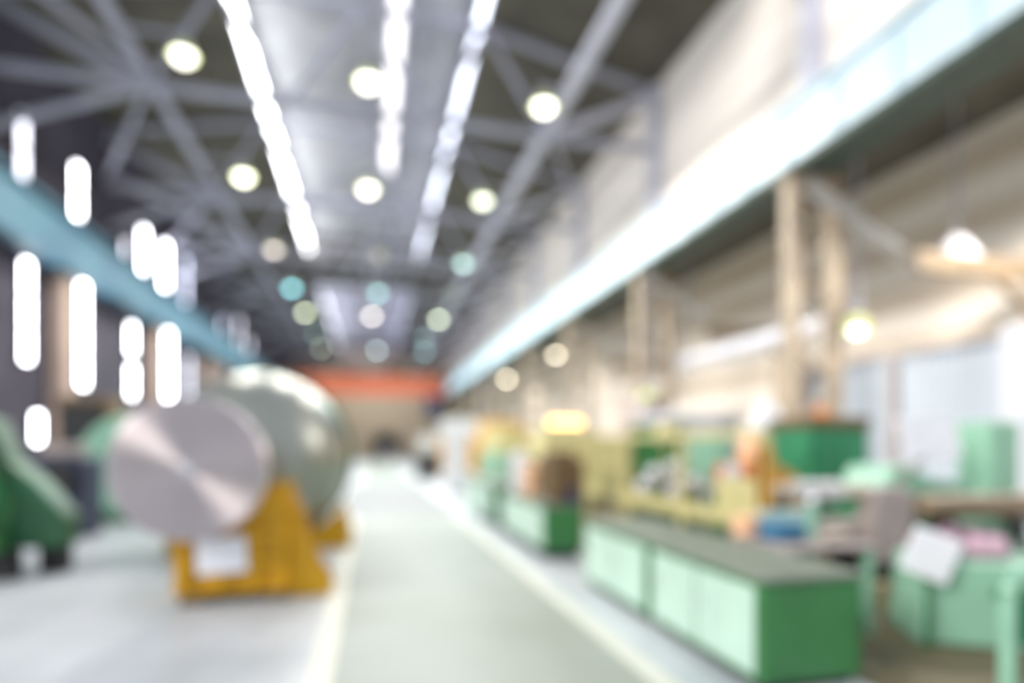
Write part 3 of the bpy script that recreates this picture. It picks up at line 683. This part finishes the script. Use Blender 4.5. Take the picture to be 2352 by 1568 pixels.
# boxes on third cabinet
tag(MB().box(2.75, 3.12, 8.7, 9.3, .821, 1.62).build('brown_cupboard', 'brown', bevel=.02), 'dark brown cupboard on the third green cabinet', 'cupboard')
tag(MB().box(2.95, 3.13, 8.5, 8.68, .821, 1.05).build('blue_canister', 'navy', bevel=.03), 'navy canister in front of the brown cupboard', 'canister')
tag(MB().lathe([(.05, .821), (.12, .83), (.12, 1.35), (.05, 1.42)], (2.72, 9.9, 0), n=24).build('peach_bottle', 'peach', smooth=True), 'peach coloured bottle on the third green cabinet', 'bottle')
tag(MB().lathe([(.05, .821), (.17, .83), (.17, 1.5), (.08, 1.6)], (2.78, 10.9, 0), n=24).build('white_canister', 'white', smooth=True), 'white canister at the back of the third green cabinet', 'canister')
# farther right
def machine(x0, x1, y0, y1, h, m, m2, lab, nm='workshop_machine'):
    r = root(nm, ((x0+x1)/2, (y0+y1)/2, 0), lab, 'machine')
    MB().box(x0, x1, y0, y1, 0, h*.62).build('machine_base', m, r, bevel=.04)
    MB().prism([(x0+.1, h*.62), (x1-.1, h*.62), (x1-.2, h*.9), (x1-.45*(x1-x0), h), (x0+.2, h)], y0+.1, y1-.1).build('machine_head', m2, r, bevel=.04)
    MB().tube((x0+.3, y0-.12, h*.5), (x0+.3, y0, h*.5), .12, n=24).build('machine_dial', 'chrome', r)
    return r
machine(5.0, 7.2, 26, 29, 2.9, 'amber', 'amber', 'amber orange machine in the middle distance on the right')
machine(5.6, 7.4, 17, 19, 2.2, 'olive', 'guard', 'khaki machine below the glowing orange light')
machine(4.3, 5.6, 14.8, 16.2, 2.2, 'brown', 'guard', 'brown and khaki machine left of the green welding screen')
machine(7.55, 8.85, 15.6, 17.4, 3.1, 'brown', 'greige', 'brown machine behind the welding screen near the second column')
machine(4.2, 5.6, 20, 23, 2.4, 'mint', 'guard', 'mint and khaki machine behind the farthest green cabinet')
machine(2.5, 3.6, 31, 34, 2.3, 'dark', 'offwhite', 'dark machine with a pale top at the far right of the walkway')
machine(-3.2, -1.2, 22, 26, 2.0, 'green_o', 'mint', 'green machine beyond the casing, left of the walkway')
machine(-3.4, -1.5, 38, 42, 2.6, 'amber', 'offwhite', 'distant orange and white machine left of the walkway')
machine(5.0, 8.0, 40, 46, 3.6, 'amber', 'offwhite', 'distant amber and white machine under the runway beam')
machine(1.4, 2.8, 74, 78, 1.5, 'greige', 'greige', 'distant grey machine standing before the arched gateway')
r = root('white_cabinet', (3.1, 21.5, 0), 'tall white cabinet standing at the right of the walkway, middle distance', 'cabinet')
MB().box(2.75, 3.45, 21.2, 22.2, .05, 2.45).build('cabinet_body', 'white', r, bevel=.02)
MB().box(2.8, 3.4, 21.18, 21.2, .12, 2.4).build('cabinet_door', 'white', r)
MB().box(2.85, 3.35, 21.3, 22.1, 0, .05).build('plinth', 'dark', r)
# orange tube light
r = root('orange_tube_light', (7.0, 20.5, 2.55), 'glowing orange tube light above the khaki machine', 'lamp')
MB().box(6.35, 7.55, 20.55, 20.68, 2.47, 2.72).build('light_housing', 'greige', r)
MB().tube((6.37, 20.45, 2.58), (7.53, 20.45, 2.58), .09, n=20).build('light_tube', emit('orange_glow', (1.0, .50, .14), 6), r, smooth=True)
for x in (6.5, 7.4): MB().box(x-.03, x+.03, 20.58, 20.64, 0, 2.47).build('light_post', 'olive', r)
# side-bay lamps
highbay(11.2, 11.6, 4.45, (250, 250, 235), 1.6, 'lamp hanging in front of the corrugated partition, right side', 10, .15, 'side bay lamps', 9.35)
highbay(8.96, 17.9, 3.2, (255, 252, 225), 2.2, 'small lamp hanging low beside the second lattice column', 100, .15, 'side bay lamps', 7.70)
highbay(5.6, 29.4, 2.3+.4, (255, 228, 210), 1.6, 'peach glowing lamp in front of the amber machine', 60, .22, 'side bay lamps', 12.1)
highbay(11.6, 24.0, 7.6, (255, 240, 215), .9, 'warm lamp high in the side bay behind the second column', 60, .2, 'side bay lamps', 9.35)
highbay(11.6, 36.0, 7.6, (255, 240, 215), .9, 'warm lamp high in the side bay, farther back', 180, .2, 'side bay lamps', 9.35)
highbay(11.6, 50.0, 7.6, (255, 240, 215), .9, 'warm lamp high in the side bay, at the far end', 250, .2, 'side bay lamps', 9.35)
highbay(11.9, 7.0, 7.4, (255, 240, 215), .9, 'warm lamp in the side bay close to the camera', 1000, .2, 'side bay lamps', 9.35)
# unlit lamp
r = root('shade_lamp', (12.2, 10.0, 5.6), 'unlit white shade lamp hanging in the right side bay', 'lamp')
MB().lathe([(.08, 6.2), (.2, 6.1), (.42, 5.75), (.45, 5.6), (.42, 5.6), (.1, 6.0)], (12.2, 10.0, 0), n=40).build('lamp_shade', 'white', r, smooth=True)
MB().tube((12.2, 10, 6.2), (12.2, 10, 9.34), .025, n=8).build('suspension_rod', 'steel', r)
# brown roof beams of side bay
for k, (y, z) in enumerate([(9.5, 5.2), (17.0, 5.2), (24.6, 5.2)]):
    r = root('side_bay_beam', (12.2, y, z), '%s brown steel cross beam in the right side bay' % ['nearest', 'second', 'third'][k], 'beam', 'cross beams in the side bay')
    MB().box(10.6, XS, y-.1, y+.1, z, z+.12).build('beam_flange', 'rust', r)
    MB().box(10.6, XS, y-.02, y+.02, z+.12, z+.42).build('beam_web', 'rust', r)
    MB().bar((XS-.1, y, z-1.0), (12.6, y, z+.02), .14).build('beam_brace', 'rust', r)
